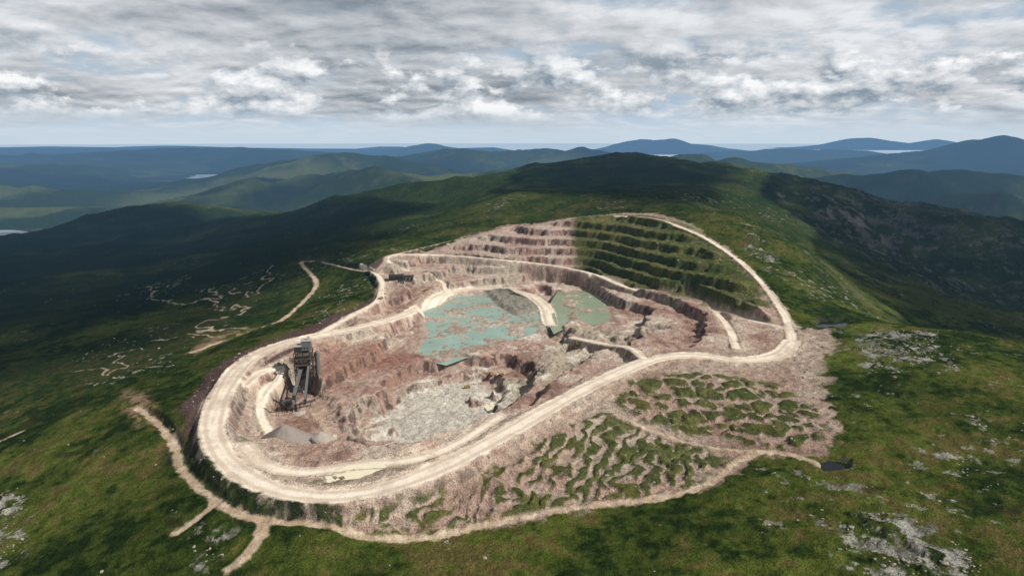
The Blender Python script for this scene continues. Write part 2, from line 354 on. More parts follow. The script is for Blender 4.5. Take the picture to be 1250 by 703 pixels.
# disturbed ground
d1=fbm(x,y,60,5,80);d2=fbm(x,y,16,5,81,.6);d3=fbm(x,y,160,3,82)
dirt=one*c3(.42,.30,.245)
dirt=mix(dirt,c3(.51,.42,.35),ss(-.1,.6,d1+d2*.4))
dirt=mix(dirt,c3(.27,.17,.135),ss(.1,.7,-d1+d2*.6))
out_=(1-ss(-10,10,pp))
dirt=mix(dirt,c3(.28,.21,.165),out_*.45)
dirt=mix(dirt,c3(.54,.51,.45),ss(-6,12,S(P_lite)+d2*18+d1*10)*.85)
dirt=mix(dirt,c3(.36,.33,.25),ss(-6,12,S(P_grey)+d2*14)*.7)
dirt=mix(dirt,c3(.68,.63,.54),ss(.15,.5,d2*.7+d1*.5)*ss(0,25,pp)*.75*(z<-18))
dirt=mix(dirt,c3(.28,.145,.11),ss(-8,10,S(P_red)+d2*12)*.65)
face=1-ss(.62,.84,NZ)
strat=fbm(x*.3+y*.3,z*3.0,9,3,89)
fc=mix(one*c3(.30,.185,.155),c3(.43,.325,.275),ss(-.3,.5,d2+strat*.5))
fc=mix(fc,c3(.33,.295,.24),ss(.0,.5,d3+d1*.4))
fc=mix(fc,c3(.26,.12,.085),ss(-8,10,S(P_red)+d2*12)*.7)
fc=mix(fc,c3(.11,.075,.065),ss(.05,.45,fbm(x,y,7,3,83)+strat*.3))
dirt=mix(dirt,fc,face*.92)
bench=(1-face)*ss(1250,1350,y)*(pp>0)
dirt=mix(dirt,c3(.43,.345,.30),bench*.5)
dust=np.exp(-np.maximum(hs,0)/(9+5*d1))*ss(-.5,.5,d2+.3)*(1-face*.5)
dirt=mix(dirt,c3(.60,.50,.40),dust*.85)
dirt=mix(dirt,c3(.075,.045,.045),(1-ss(-215,-180,x))*(1-ss(-6,1,pp))*ss(4,8,hs)*ss(470,520,y)*.9)  # left outer wall, facing away from the sun: its shade painted dark
dirt=mix(dirt,c3(.07,.08,.026),ss(-.1,.35,d2*.7+d1*.5-.2)*ss(4,12,hs)*(1-ss(0,20,pp))*(y<560)*.7)
hA=S(HA,0.);hB=S(HB,0.)
gcol=mix(one*c3(.044,.066,.013),c3(.102,.108,.030),ss(-.2,.6,d2*.8+n3*.5))
dirt=mix(dirt,gcol,ss(-3,6,S(P_vegA)+d2*8)*ss(.25,.5,hA+.4*d2+.35*d1)*ss(0,3,ts)*.92)
dirt=mix(dirt,gcol,ss(-3,6,S(P_vegB)+d2*12+d1*8)*ss(.42,.8,hB+.5*d2+.5*d1)*ss(0,3,ts)*ss(3,8,hs)*.92)
gb=ss(-14,16,S(P_gb)+d2*14+d1*10)
gbc=mix(one*c3(.050,.072,.018),c3(.110,.112,.034),ss(-.2,.6,d2+d1*.5))
gbc=mix(gbc,c3(.22,.17,.11),ss(.42,.65,fbm(x,y,12,4,38))*(1-face)*.5)
dirt=mix(dirt,gbc,gb*np.clip(1.1+d2*.4,0,1)*ss(1,3,hs)*.97)
dirt=mix(dirt,c3(.09,.09,.075),ss(0,6,S(P_mound)))
wet=ss(-14,6,S(P_pond1))
dirt=mix(dirt,c3(.40,.37,.30),wet*.5)
col=mix(col,dirt,ss(-3,3,pq+d2*9+fbm(x,y,5,3,84)*3))
col=mix(col,mix(one*c3(.47,.38,.31),c3(.33,.26,.21),ss(-.3,.4,d2)),ss(-5,5,S(P_apron)+d2*14)*.85)
col=mix(col,mix(one*c3(.28,.19,.13),gcol,ss(-.2,.3,d2)),np.maximum(ss(-6,4,S(P_spoilL)+d2*10),ss(-6,4,S(P_spoilM)+d2*8))*.8)
rd=one*c3(.60,.50,.40)
lane=np.sin(hc*.8+d1*1.0)*.7+fbm(x,y,10,3,88)*.5
rd=mix(rd,c3(.80,.71,.60),ss(-.4,.7,lane)*.9)
rd=mix(rd,c3(.46,.365,.29),ss(.0,.7,fbm(x,y,38,4,85)+d2*.4)*.5)
kr=1-ss(-2.2,2.2,hs+fbm(x,y,7,3,86)*1.8+d1*3)
col=mix(col,rd,kr)
tr=mix(one*c3(.42,.315,.225),c3(.54,.44,.335),ss(-.3,.5,n3))
kt=1-ss(-1.3,1.6,ts+fbm(x,y,8,4,87)*2.4+d1*1.5)
col=mix(col,tr,kt*.95)
alpha=(1-.65*kr)*(1-.4*kt)
def stream(pts,w,seed):
    global col
    P3=spline([G(*p) for p in pts],12)
    ax=np.array([p[0] for p in P3]);ay=np.array([p[1] for p in P3])
    sel=np.where((x>ax.min()-40)&(x<ax.max()+40)&(y>ay.min()-40)&(y<ay.max()+40))[0]
    xs=x[sel]+fbm(x[sel],y[sel],34,3,seed)*16;ys=y[sel]+fbm(x[sel],y[sel],34,3,seed+1)*16
    d=np.full(len(sel),1e3)
    for i in range(len(P3)-1):
        dx,dy=ax[i+1]-ax[i],ay[i+1]-ay[i];L=dx*dx+dy*dy+1e-6
        t=np.clip(((xs-ax[i])*dx+(ys-ay[i])*dy)/L,0,1);d=np.minimum(d,np.hypot(xs-ax[i]-t*dx,ys-ay[i]-t*dy))
    k=1-ss(w*.6,w*1.3,d+fbm(xs,ys,18,2,9)*1.2)
    col[sel]=mix(col[sel],c3(.46,.37,.29),k*.9)
stream([(182,345,-92),(190,370,-85),(220,380,-80),(255,375,-75),(270,370,-72),(250,355,-80)],2.4,90)
stream([(255,375,-75),(275,385,-65),(300,378,-65),(290,388,-58),(262,392,-58),(240,402,-55),(260,405,-50),(310,400,-45)],2.8,92)
stream([(330,335,-70),(325,355,-62),(305,368,-64),(285,360,-70)],2.4,94)
stream([(190,410,-50),(220,408,-50),(245,410,-45),(270,415,-40)],2.2,96)
stream([(80,460,-65),(110,452,-62),(140,458,-55),(150,430,-58),(180,425,-55)],1.5,98)
col=np.clip(col,0.004,.82)
nr,na=VX.shape
idx=np.arange(nr*na).reshape(nr,na)
nxt=np.roll(idx,-1,axis=1)
quads=np.stack([idx[:-1],nxt[:-1],nxt[1:],idx[1:]],-1).reshape(-1,4).astype(np.int32)
def mkmesh(name,co,quads,colr=None,smooth=True):
    me=bpy.data.meshes.new(name)
    me.vertices.add(len(co));me.vertices.foreach_set('co',np.asarray(co,f4).ravel())
    nf,k=quads.shape
    me.loops.add(nf*k);me.loops.foreach_set('vertex_index',quads.ravel().astype(np.int32))
    me.polygons.add(nf);me.polygons.foreach_set('loop_start',np.arange(0,nf*k,k,dtype=np.int32))
    me.update(calc_edges=True)
    me.polygons.foreach_set('use_smooth',np.full(nf,smooth))
    if colr is not None:
        a=me.color_attributes.new('Col','FLOAT_COLOR','POINT')
        a.data.foreach_set('color',colr.astype(f4).ravel())
    ob=bpy.data.objects.new(name,me);bpy.context.collection.objects.link(ob)
    return ob
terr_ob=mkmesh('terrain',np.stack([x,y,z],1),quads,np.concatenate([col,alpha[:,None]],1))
# ---------------------------------------------------------------- materials
def newmat(name):
    m=bpy.data.materials.new(name);m.use_nodes=True;nt=m.node_tree;nt.nodes.clear();return m,nt
class NB:
    def __init__(s,nt): s.nt=nt
    def n(s,t,**k):
        nd=s.nt.nodes.new(t)
        for a,b in k.items(): setattr(nd,a,b)
        return nd
    def l(s,a,b): s.nt.links.new(a,b)
    def put(s,sock,v):
        if isinstance(v,bpy.types.NodeSocket): s.l(v,sock)
        else: sock.default_value=v
    def math(s,op,a,b=0.,c=0.,clamp=False):
        nd=s.n('ShaderNodeMath',operation=op,use_clamp=clamp)
        for i,v in enumerate((a,b,c)): s.put(nd.inputs[i],v)
        return nd.outputs[0]
    def vm(s,op,a,b=None,scale=None):
        nd=s.n('ShaderNodeVectorMath',operation=op);s.put(nd.inputs[0],a)
        if b is not None: s.put(nd.inputs[1],b)
        if scale is not None: s.put(nd.inputs['Scale'],scale)
        return nd.outputs['Value'] if op in('LENGTH','DISTANCE') else nd.outputs[0]
    def noise(s,vec,scale,detail=4,rough=.5,dist=0.):
        nd=s.n('ShaderNodeTexNoise');s.l(vec,nd.inputs['Vector'])
        nd.inputs['Scale'].default_value=scale;nd.inputs['Detail'].default_value=detail;nd.inputs['Roughness'].default_value=rough;nd.inputs['Distortion'].default_value=dist
        return nd.outputs[0]
    def mr(s,v,a,b,c=0.,d=1.,smooth=True):
        nd=s.n('ShaderNodeMapRange',interpolation_type='SMOOTHSTEP' if smooth else 'LINEAR')
        for i,k in enumerate((v,a,b,c,d)): s.put(nd.inputs[i],k)
        return nd.outputs[0]
    def mix(s,f,a,b,bt='MIX'):
        nd=s.n('ShaderNodeMix',data_type='RGBA',blend_type=bt);s.put(nd.inputs[0],f);s.put(nd.inputs[6],a);s.put(nd.inputs[7],b);return nd.outputs[2]
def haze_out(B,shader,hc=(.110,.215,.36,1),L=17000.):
    # aerial haze painted as a glow over the surface, growing with distance from origin
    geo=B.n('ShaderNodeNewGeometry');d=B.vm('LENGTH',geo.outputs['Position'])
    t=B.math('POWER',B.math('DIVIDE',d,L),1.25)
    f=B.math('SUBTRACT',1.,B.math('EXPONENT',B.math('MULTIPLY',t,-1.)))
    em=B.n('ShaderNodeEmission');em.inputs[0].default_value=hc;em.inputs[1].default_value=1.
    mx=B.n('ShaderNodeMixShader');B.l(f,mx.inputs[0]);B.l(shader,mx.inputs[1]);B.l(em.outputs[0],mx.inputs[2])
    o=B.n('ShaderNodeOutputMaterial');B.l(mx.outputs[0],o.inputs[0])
m,nt=newmat('terrain_mat');B=NB(nt)
at=B.n('ShaderNodeAttribute',attribute_name='Col')
geo=B.n('ShaderNodeNewGeometry');pos=geo.outputs['Position']
na_=B.noise(pos,.8,3,.7);nb_=B.noise(pos,.12,3,.6)
k=B.math('MULTIPLY',B.mr(na_,.3,.7,.45,1.55,False),B.mr(nb_,.3,.7,.75,1.25,False))
k=B.math('ADD',1.,B.math('MULTIPLY',B.math('SUBTRACT',k,1.),at.outputs['Alpha']))
cc=B.vm('SCALE',at.outputs['Color'],scale=k)
bs=B.n('ShaderNodeBsdfDiffuse');B.l(cc,bs.inputs['Color'])
bp=B.n('ShaderNodeBump');bp.inputs['Distance'].default_value=1.8
B.l(at.outputs['Alpha'],bp.inputs['Strength'])
B.l(B.math('ADD',na_,B.math('MULTIPLY',nb_,2.)),bp.inputs['Height']);B.l(bp.outputs[0],bs.inputs['Normal'])
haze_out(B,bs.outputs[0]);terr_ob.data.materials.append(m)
def simple(name,c,rough=.6,met=0.,nscale=.6,amt=.25,haze=False,spec=.5,hc=(.110,.215,.36,1)):
    m,nt=newmat(name);B=NB(nt);g=B.n('ShaderNodeNewGeometry')
    nn=B.noise(g.outputs['Position'],nscale,4,.6)
    cc=B.mix(nn,tuple(v*(1-amt) for v in c)+(1,),tuple(min(1,v*(1+amt)) for v in c)+(1,))
    bs=B.n('ShaderNodeBsdfPrincipled');B.l(cc,bs.inputs['Base Color']);bs.inputs['Roughness'].default_value=rough;bs.inputs['Metallic'].default_value=met;bs.inputs['Specular IOR Level'].default_value=spec
    if haze: haze_out(B,bs.outputs[0],hc)
    else:
        o=B.n('ShaderNodeOutputMaterial');B.l(bs.outputs[0],o.inputs[0])
    return m
def sheet(name,Px,z,mat):
    pts=[G(u,v,z) for u,v in Px]
    me=bpy.data.meshes.new(name);me.from_pydata(pts,[],[list(range(len(pts)))]);me.materials.append(mat)
    ob=bpy.data.objects.new(name,me);bpy.context.collection.objects.link(ob)
    return ob
Mgreen=simple('pond_green',(.24,.36,.31),.3,nscale=.03,amt=.4,spec=.3)
Molive=simple('pond_olive',(.23,.29,.20),.3,nscale=.03,amt=.35,spec=.3)
Mcream=simple('pond_cream',(.72,.67,.50),.4,nscale=.05,amt=.12,spec=.3)
Mdark=simple('loch_water',(.010,.014,.018),.15,nscale=.02,amt=.3,spec=.3)
sheet('settling_pond',[(505,376),(555,358),(600,353),(652,362),(672,384),(660,412),(600,426),(545,446),(498,436),(512,405)],-31,Mgreen)
sheet('settling_pond',[(674,366),(686,348),(722,348),(754,372),(754,399),(722,406),(700,396),(676,408),(664,385)],-31.0,Molive)
sheet('silt_pond',[(390,582),(425,568),(462,563),(480,574),(440,588),(396,596)],-5,Mcream)
sheet('silt_pond',[(589,494),(606,489),(614,497),(597,504)],-53,Mcream)
sheet('lochan',[(990,397),(1000,390),(1030,389),(1042,396),(1025,403),(1000,404)],-3.6,Mdark)
sheet('lochan',[(996,565),(1012,558),(1040,564),(1037,577),(1004,578)],-6.3,Mdark)
Mloch=simple('loch_bright',(.24,.29,.34),.4,haze=True,nscale=.002)
for i,(u,v,zz,ru,rv) in enumerate(LOCH):
    sheet('loch',[(u+1.6*ru*math.cos(t),v-1.6*rv*math.sin(t)) for t in [k*math.pi/12 for k in range(24)]],zz,Mloch)
Msea=simple('sea_water',(.25,.33,.40),.35,haze=True,nscale=.0002,hc=(.40,.53,.67,1))  # lighter glow colour paints the sea as if reflecting the sky
k=96;pts=[(95000*math.cos(i*2*math.pi/k),95000*math.sin(i*2*math.pi/k),SEA) for i in range(k)]
me=bpy.data.meshes.new('sea');me.from_pydata(pts,[],[list(range(k))]);me.materials.append(Msea)
ob=bpy.data.objects.new('sea',me);bpy.context.collection.objects.link(ob)
# ---------------------------------------------------------------- plant and machines
Msteel=simple('dark_steel',(.04,.042,.045),.6,.3,.8,.3)
Mclad=simple('grey_cladding',(.12,.125,.13),.55,.0,.5,.25)
Mrust=simple('rusty_steel',(.10,.065,.045),.8,0,.9,.3)
Mbelt=simple('rubber_belt',(.02,.02,.022),.8)
Myel=simple('yellow_paint',(.34,.22,.05),.6)
Mglass=simple('window_glass',(.02,.03,.04),.1)
Mgrav=simple('gravel',(.24,.205,.185),.95,0,.8,.35)
Mconc=simple('concrete',(.36,.34,.32),.9)
def beam(p0,p1,w,h):
    p0,p1=Vector(p0),Vector(p1);d=(p1-p0).normalized()
    s=d.cross(Vector((0,0,1)))
    if s.length<1e-3: s=Vector((1,0,0))
    s.normalize();u=s.cross(d)
    vs=[p+s*a*w/2+u*b*h/2 for p in(p0,p1) for a,b in((-1,-1),(1,-1),(1,1),(-1,1))]
    return vs,[(0,1,2,3),(7,6,5,4),(0,4,5,1),(1,5,6,2),(2,6,7,3),(3,7,4,0)]
def box(cx,cy,cz,sx,sy,sz): return beam((cx,cy-sy/2,cz+sz/2),(cx,cy+sy/2,cz+sz/2),sx,sz)
def cyl(p0,p1,r0,r1=None,k=14):
    r1=r0 if r1 is None else r1
    p0,p1=Vector(p0),Vector(p1);d=(p1-p0).normalized();s=d.orthogonal().normalized();u=s.cross(d)
    vs=[p+s*math.cos(i*2*math.pi/k)*r+u*math.sin(i*2*math.pi/k)*r for p,r in((p0,r0),(p1,r1)) for i in range(k)]
    return vs,[tuple(range(k)),tuple(range(2*k-1,k-1,-1))]+[(i,i+k,(i+1)%k+k,(i+1)%k) for i in range(k)]
def part(par,name,prims,mat):
    V=[];Fc=[]
    for vs,fs in prims:
        o=len(V);V+=[tuple(v) for v in vs];Fc+=[tuple(i+o for i in f) for f in fs]
    me=bpy.data.meshes.new(name);me.from_pydata(V,[],Fc);me.materials.append(mat)
    ob=bpy.data.objects.new(name,me);bpy.context.collection.objects.link(ob);ob.parent=par;return ob
def root(name,loc,rz=0,sc=1):
    e=bpy.data.objects.new(name,None);bpy.context.collection.objects.link(e);e.location=loc;e.rotation_euler=(0,0,rz);e.scale=(sc,)*3;return e
def conveyor(par,name,p0,p1,w=2.2):
    p0,p1=Vector(p0),Vector(p1);n=max(3,int((p1-p0).length/5));up=Vector((0,0,1.6))
    s=(p1-p0).cross(Vector((0,0,1))).normalized()*w/2
    pr=[]
    for sg in(-1,1):
        pr+=[beam(p0+s*sg,p1+s*sg,.3,.3),beam(p0+s*sg+up,p1+s*sg+up,.3,.3)]
        for i in range(n):
            a=p0.lerp(p1,i/n)+s*sg;b=p0.lerp(p1,(i+1)/n)+s*sg
            pr+=[beam(a,b+up,.18,.18)]
    for i in range(1,n,2):
        a=p0.lerp(p1,i/n)
        if a.z>3: pr+=[beam(a+s,(a.x+s.x*1.6,a.y+s.y*1.6,-6),.35,.35),beam(a-s,(a.x-s.x*1.6,a.y-s.y*1.6,-6),.35,.35)]
    part(par,name+'_truss',pr,Msteel)
    part(par,name+'_belt',[beam(p0+up*.8,p1+up*.8,w*.9,.2)],Mbelt)
    part(par,name+'_hood',[beam(p0.lerp(p1,.1)+up*1.25,p0.lerp(p1,.9)+up*1.25,w*1.05,.5)],Mclad)
cx,cy,_=G(372,456,-12);cz=max(-13,min(hgt(cx,cy),hgt(cx,cy-8)))
PS=1.2
cr=root('crushing_plant',(cx,cy,cz),math.radians(12),PS)
pr=[];
for lx in(-8,0,8):
    for ly in(-7,7): pr.append(beam((lx,ly,-16),(lx,ly,24),.8,.8))
for lz in(5,11,17,23):
    for ly in(-7,7): pr.append(beam((-8.4,ly,lz),(8.4,ly,lz),.6,.7))
    for lx in(-8,8): pr.append(beam((lx,-7,lz),(lx,7,lz),.6,.7))
for lx in(-8,0):
    for ly in(-7.3,7.3):
        pr.append(beam((lx,ly,5),(lx+8,ly,11),.35,.35));pr.append(beam((lx+8,ly,11),(lx,ly,17),.35,.35))
part(cr,'frame',pr,Msteel)
part(cr,'crusher_house',[box(0,1,11.4,13,11,9),box(3,2,24,9,8,8)],Mclad)
part(cr,'screen_house',[box(-4.5,0,17.6+6,6,10,5),box(0,1,-10,10,9,18)],Msteel)
part(cr,'roof',[beam((3,-2.6,33.2),(3,6.6,33.2),10,.5),beam((-4.5,-5.4,29.2),(-4.5,5.4,29.2),7,.5),box(5,3,33.5,2.5,2.5,3)],Mconc)
part(cr,'windows',[box(-1+i*2.6,-4.62,26.5,1.3,.2,1.6) for i in range(3)]+[box(-4+i*3,-4.62,15,1.6,.2,2) for i in range(4)],Mglass)
part(cr,'walkways',[box(0,-8.4,z_,18,1.6,.25) for z_ in(5.5,11.5,17.5,23.5)]+[beam((-9,-9.2,z_+.9),(9,-9.2,z_+.9),.12,.12) for z_ in(5.5,11.5,17.5,23.5)],Mrust)
part(cr,'stairs',[beam((9.5,-8+0,z_),(9.5,8,z_+6),1.2,.4) if i%2==0 else beam((11,8,z_),(11,-8,z_+6),1.2,.4) for i,z_ in enumerate((0,6,12,18))],Mrust)
part(cr,'feed_hopper',[cyl((1,9,16),(1,9,22),2.5,6,4),box(1,12,22,12,6,1)],Mrust)
part(cr,'dust_silo',[cyl((12,4,4),(12,4,20),2.4),cyl((12,4,20),(12,4,22),2.4,.4),cyl((12,4,4),(12,4,-10),2.4,2.4)],Mclad)
def loc(ob,u,v,z):
    g=G(u,v,z);mrot=Matrix.Rotation(-ob.rotation_euler.z,4,'Z');return (mrot@(Vector((g[0],g[1],z))-ob.location))/PS
p_end=loc(cr,358,492,-26)
conveyor(cr,'main_conveyor',(-2,-6,8),(p_end.x,p_end.y,p_end.z+2),3)
p2=loc(cr,372,498,-30)
conveyor(cr,'side_conveyor',(5,-6,12),(p2.x,p2.y,p2.z+2),2)
cx,cy,_=G(353,500,-34);cz=hgt(cx,cy)
sr=root('screening_tower',(cx,cy,cz),math.radians(-10))
part(sr,'frame',[beam((a,b,-4),(a,b,13),.6,.6) for a in(-6,0,6) for b in(-4,4)]+[beam((-6,b,h_),(6,b,h_),.4,.5) for b in(-4,4) for h_ in(4,8,13)]+[beam((-6,b,4),(6,b,13),.3,.3) for b in(-4.2,4.2)],Msteel)
part(sr,'screen_deck',[beam((-6,0,9),(6,0,12),7,2.5),box(0,0,4.5,9,6,3)],Mclad)
part(sr,'bins',[cyl((a,0,4.4),(a,0,.5),3,1,4) for a in(-4,4)],Mrust)
conveyor(sr,'stacker',(-2,-3,5),(-5,-22,20),1.8);conveyor(sr,'cross_conveyor',(5,2,4),(22,18,6),1.8)
cx,cy,_=G(408,549,-34);cz=hgt(cx,cy)
mp=root('mobile_crusher',(cx,cy,cz),math.radians(-8))
part(mp,'chassis',[box(0,0,1.6,30,3,1.2),box(-10,0,2.8,7,4,3.4),box(5,0,2.8,8,3.6,4)],Msteel)
part(mp,'hopper',[cyl((13,0,3),(13,0,7),2,4.6,4)],Mrust)
part(mp,'tracks',[beam((a-4,b,.8),(a+4,b,.8),1,1.5) for a in(-8,8) for b in(-2.2,2.2)],Mbelt)
part(mp,'engine_house',[box(-2,0,2.8,5,3.4,3)],Mclad)
conveyor(mp,'discharge_conveyor',(-14,0,2),(-24,3,9),1.6);conveyor(mp,'side_conveyor',(6,-2,2),(14,-14,7),1.4)
# stockpiles
def pile(name,u,v,zb,R,h,seed,mat):
    cx,cy,_=G(u,v,zb);zz=zb-1
    ks,kr=90,40
    a=np.linspace(0,2*math.pi,ks,endpoint=False);t=np.linspace(0,1.1,kr)
    T,A_=np.meshgrid(t,a,indexing='ij')
    px=cx+R*T*np.cos(A_)*(1+.15*fbm(np.cos(A_)*30+50,np.sin(A_)*30+50,25,2,seed));py=cy+R*T*np.sin(A_)*.95
    pz=zz+h*(1-np.sqrt(T*T+.006))*(1+.05*fbm(px,py,14,3,seed))+fbm(px,py,4,3,seed+1)*.3
    ii=np.arange(kr*ks).reshape(kr,ks);nn=np.roll(ii,-1,1)
    qd=np.stack([ii[:-1],ii[1:],nn[1:],nn[:-1]],-1).reshape(-1,4)
    ob=mkmesh(name,np.stack([px.ravel(),py.ravel(),pz.ravel()],1),qd);ob.data.materials.append(mat)
pile('gravel_stockpile',348,545,-34,35,25,200,Mgrav)
pile('gravel_stockpile',392,534,-34,13,8,204,simple('grit',(.33,.30,.27),.95,0,.8,.3))
# site sheds
def shed(u,v,zb,L,Wd,hh,rz,mat):
    cx,cy,_=G(u,v,zb);e=root('workshop_shed',(cx,cy,hgt(cx,cy)),rz)
    part(e,'walls',[box(0,0,-1,L,Wd,hh+1)],mat)
    rv=[Vector(p) for p in((-L/2-.4,-Wd/2-.5,hh+.02),(L/2+.4,-Wd/2-.5,hh+.02),(L/2+.4,Wd/2+.5,hh+.02),(-L/2-.4,Wd/2+.5,hh+.02),(-L/2-.4,0,hh+Wd*.2),(L/2+.4,0,hh+Wd*.2))]
    part(e,'roof',[(rv,[(0,1,5,4),(2,3,4,5),(1,2,5),(3,0,4),(3,2,1,0)])],Msteel)
    part(e,'doors',[box(-L/3+i*L/3,-Wd/2-.1,0,L*.18,.15,hh*.75) for i in range(3)],Mglass)
shed(484,345,-6,26,14,7,.1,Msteel);shed(498,343,-6,20,12,6,.15,Mclad);shed(490,349,-6,12,8,4,0,Mconc)
def truck(u,v,zb,rz):
    cx,cy,_=G(u,v,zb);e=root('dump_truck',(cx,cy,hgt(cx,cy)+.1),rz,.7)
    bd=[Vector(p) for p in((-4.5,-2.4,2.4),(2,-2.4,2.0),(2,2.4,2.0),(-4.5,2.4,2.4),(-5.2,-2.8,4.6),(2.3,-2.8,4.9),(2.3,2.8,4.9),(-5.2,2.8,4.6),(5,-2.6,5.3),(5,2.6,5.3))]
    part(e,'tipper_body',[(bd,[(0,3,2,1),(0,1,5,4),(2,3,7,6),(3,0,4,7),(1,2,6,5),(5,6,9,8)])],Myel)
    part(e,'chassis',[box(0,0,1.2,9,2.2,.9)],Msteel)
    part(e,'cab',[box(3.9,-.9,2.2,2,2.2,2.4),box(4.4,0,1.4,1.6,4.2,1.0)],Myel);part(e,'cab_window',[box(4.93,-.9,3.3,.1,1.8,1)],Mglass)
    part(e,'wheels',[cyl((a,b-.5,1.3),(a,b+.5,1.3),1.3) for a in(-2.6,3.4) for b in(-2.2,2.2)],Mbelt)
def digger(u,v,zb,rz):
    cx,cy,_=G(u,v,zb);e=root('excavator',(cx,cy,hgt(cx,cy)+.1),rz,.85)
    part(e,'tracks',[beam((-2.6,b,.7),(2.6,b,.7),.8,1.3) for b in(-1.5,1.5)],Mbelt)
    part(e,'house',[box(-.7,0,1.5,3.8,3,1.7),box(1.3,-1,1.5,1.5,1.1,2.2)],Myel);part(e,'cab_window',[box(2.08,-1,2.4,.08,.9,1)],Mglass)
    part(e,'boom',[beam((1,.3,2.6),(4.2,.3,6),.6,.8),beam((4.2,.3,6),(7.2,.3,5),.6,.7),beam((7.2,.3,5.2),(7.6,.3,1.6),.45,.6)],Myel)
    part(e,'bucket',[cyl((7.2,-.5,1.1),(7.2,1.1,1.1),.9,.9,8)],Msteel)
for t in[(570,468,-46,.5),(612,455,-38,2.2),(520,352,-10,.4),(465,366,1,.8)]: truck(*t)
for t in[(600,452,-38,1.),(705,424,-31,2.)]: digger(*t)
# boulders
import bmesh
bm=bmesh.new();bmesh.ops.create_icosphere(bm,subdivisions=1,radius=1);bv=np.array([v.co[:] for v in bm.verts]);bf=np.array([[v.index for v in f.verts] for f in bm.faces]);bm.free()
rs=np.random.RandomState(5);NC=90000
rx=rs.uniform(-700,800,NC);ry=rs.uniform(290,1300,NC)
po_=q.samp(P_out,rx,ry,-120);pq_=q.samp(PQ,rx,ry,-120);h_=q.samp(HS,rx,ry,100);t_=q.samp(TS,rx,ry,100);pp_=q.samp(PP,rx,ry,-120)
spn=fbm(rx,ry,9,4,75,.6)+fbm(rx,ry,120,3,76)*.6
pr_=np.where((po_>-8)&(fbm(rx,ry,30,3,55)>-.2),.7,0)+np.where((pq_<-5)&(spn>.8),.6,0.)+np.where((pq_>0),.10,0)+np.where((h_>1)&(h_<5),.25,0)+np.where(pq_<-5,.003,0)
kk=(rs.rand(NC)<pr_)&(h_>.8)&(t_>1)&(q.samp(P_pond1,rx,ry,-120)<0)&(q.samp(P_pond2,rx,ry,-120)<0)
rx,ry=rx[kk],ry[kk];nR=len(rx);rz_=terrain(rx,ry)
sz=np.clip(rs.lognormal(-.4,.45,nR),.3,2.2)
jit=1+rs.uniform(-.28,.28,(nR,12,1));sc3=rs.uniform(.7,1.3,(nR,1,3))*np.array([1,1,.65])
rv=bv[None]*jit*sc3*sz[:,None,None]+np.stack([rx,ry,rz_+.1*sz],1)[:,None]
rf=(bf[None]+np.arange(nR)[:,None,None]*12).reshape(-1,3)
bo=mkmesh('boulders',rv.reshape(-1,3),rf,None,False);bo.data.materials.append(simple('boulder_rock',(.28,.25,.215),.95,0,.3,.4))
# ---------------------------------------------------------------- camera, sun
cam=bpy.data.cameras.new('camera');co=bpy.data.objects.new('camera',cam);bpy.context.collection.objects.link(co)
co.location=(0,0,H);co.rotation_euler=(math.radians(90)-P,0,0);cam.sensor_width=36;cam.lens=36*F/1250;cam.clip_start=1;cam.clip_end=250000
bpy.context.scene.camera=co
el=math.radians(42);azs=math.radians(112)
Sv=Vector((math.sin(azs)*math.cos(el),math.cos(azs)*math.cos(el),math.sin(el)))
sl=bpy.data.lights.new('sun','SUN');sl.energy=5.0;sl.angle=math.radians(.5);sl.color=(1,.945,.86)
so=bpy.data.objects.new('sun',sl);bpy.context.collection.objects.link(so);so.rotation_euler=Sv.to_track_quat('Z','Y').to_euler();so.location=(0,0,3000)
# ---------------------------------------------------------------- overhead clouds (cast the shadows on the moor)
ALT=1750.
def shape(px,z):
    off=(ALT-z)/Sv.z
    return [(G(u,v,z)[0]+Sv.x*off,G(u,v,z)[1]+Sv.y*off) for u,v in px]
CL=[shape([(-500,470),(-200,475),(60,455),(170,440),(240,405),(330,375),(400,352),(430,330),(400,305),(470,290),(430,275),(250,250),(0,250),(-400,270)],-90),
    shape([(840,205),(890,235),(960,275),(1010,318),(1120,360),(1260,395),(1450,400),(1450,260),(1250,240),(1000,228),(860,208)],-40),
    shape([(620,226),(660,208),(720,197),(790,189),(860,204),(900,225),(880,246),(850,255),(800,256),(740,250),(680,240)],85)]
g=Grid(-3500,6500,-1500,5500,45);CXX,CYY=g.X,g.Y
SD=np.full(CXX.shape,-1e4)
for pl in CL:
    pl=pl+[pl[0]];D=np.full(CXX.shape,1e5);ins=np.zeros(CXX.shape,bool)
    for a,b in zip(pl[:-1],pl[1:]):
        dx,dy=b[0]-a[0],b[1]-a[1];L=dx*dx+dy*dy
        t=np.clip(((CXX-a[0])*dx+(CYY-a[1])*dy)/L,0,1);D=np.minimum(D,np.hypot(CXX-a[0]-t*dx,CYY-a[1]-t*dy))
        ins^=((a[1]>CYY)!=(b[1]>CYY))&(CXX<(b[0]-a[0])*(CYY-a[1])/(b[1]-a[1]+1e-9)+a[0])
    SD=np.maximum(SD,np.where(ins,D,-D))
SD=SD+fbm(CXX,CYY,500,5,120,.55)*110
th=np.clip(SD,-60,400)
keep=SD>-90
nxg,nyg=CXX.shape;ii=np.arange(nxg*nyg).reshape(nxg,nyg)
fm=keep[:-1,:-1]&keep[1:,:-1]&keep[1:,1:]&keep[:-1,1:]
qd=np.stack([ii[:-1,:-1],ii[1:,:-1],ii[1:,1:],ii[:-1,1:]],-1)[fm]
top=np.stack([CXX,CYY,ALT+20+np.sqrt(np.maximum(th,0))*14+fbm(CXX,CYY,260,4,121)*40*ss(0,150,th)],-1).reshape(-1,3)
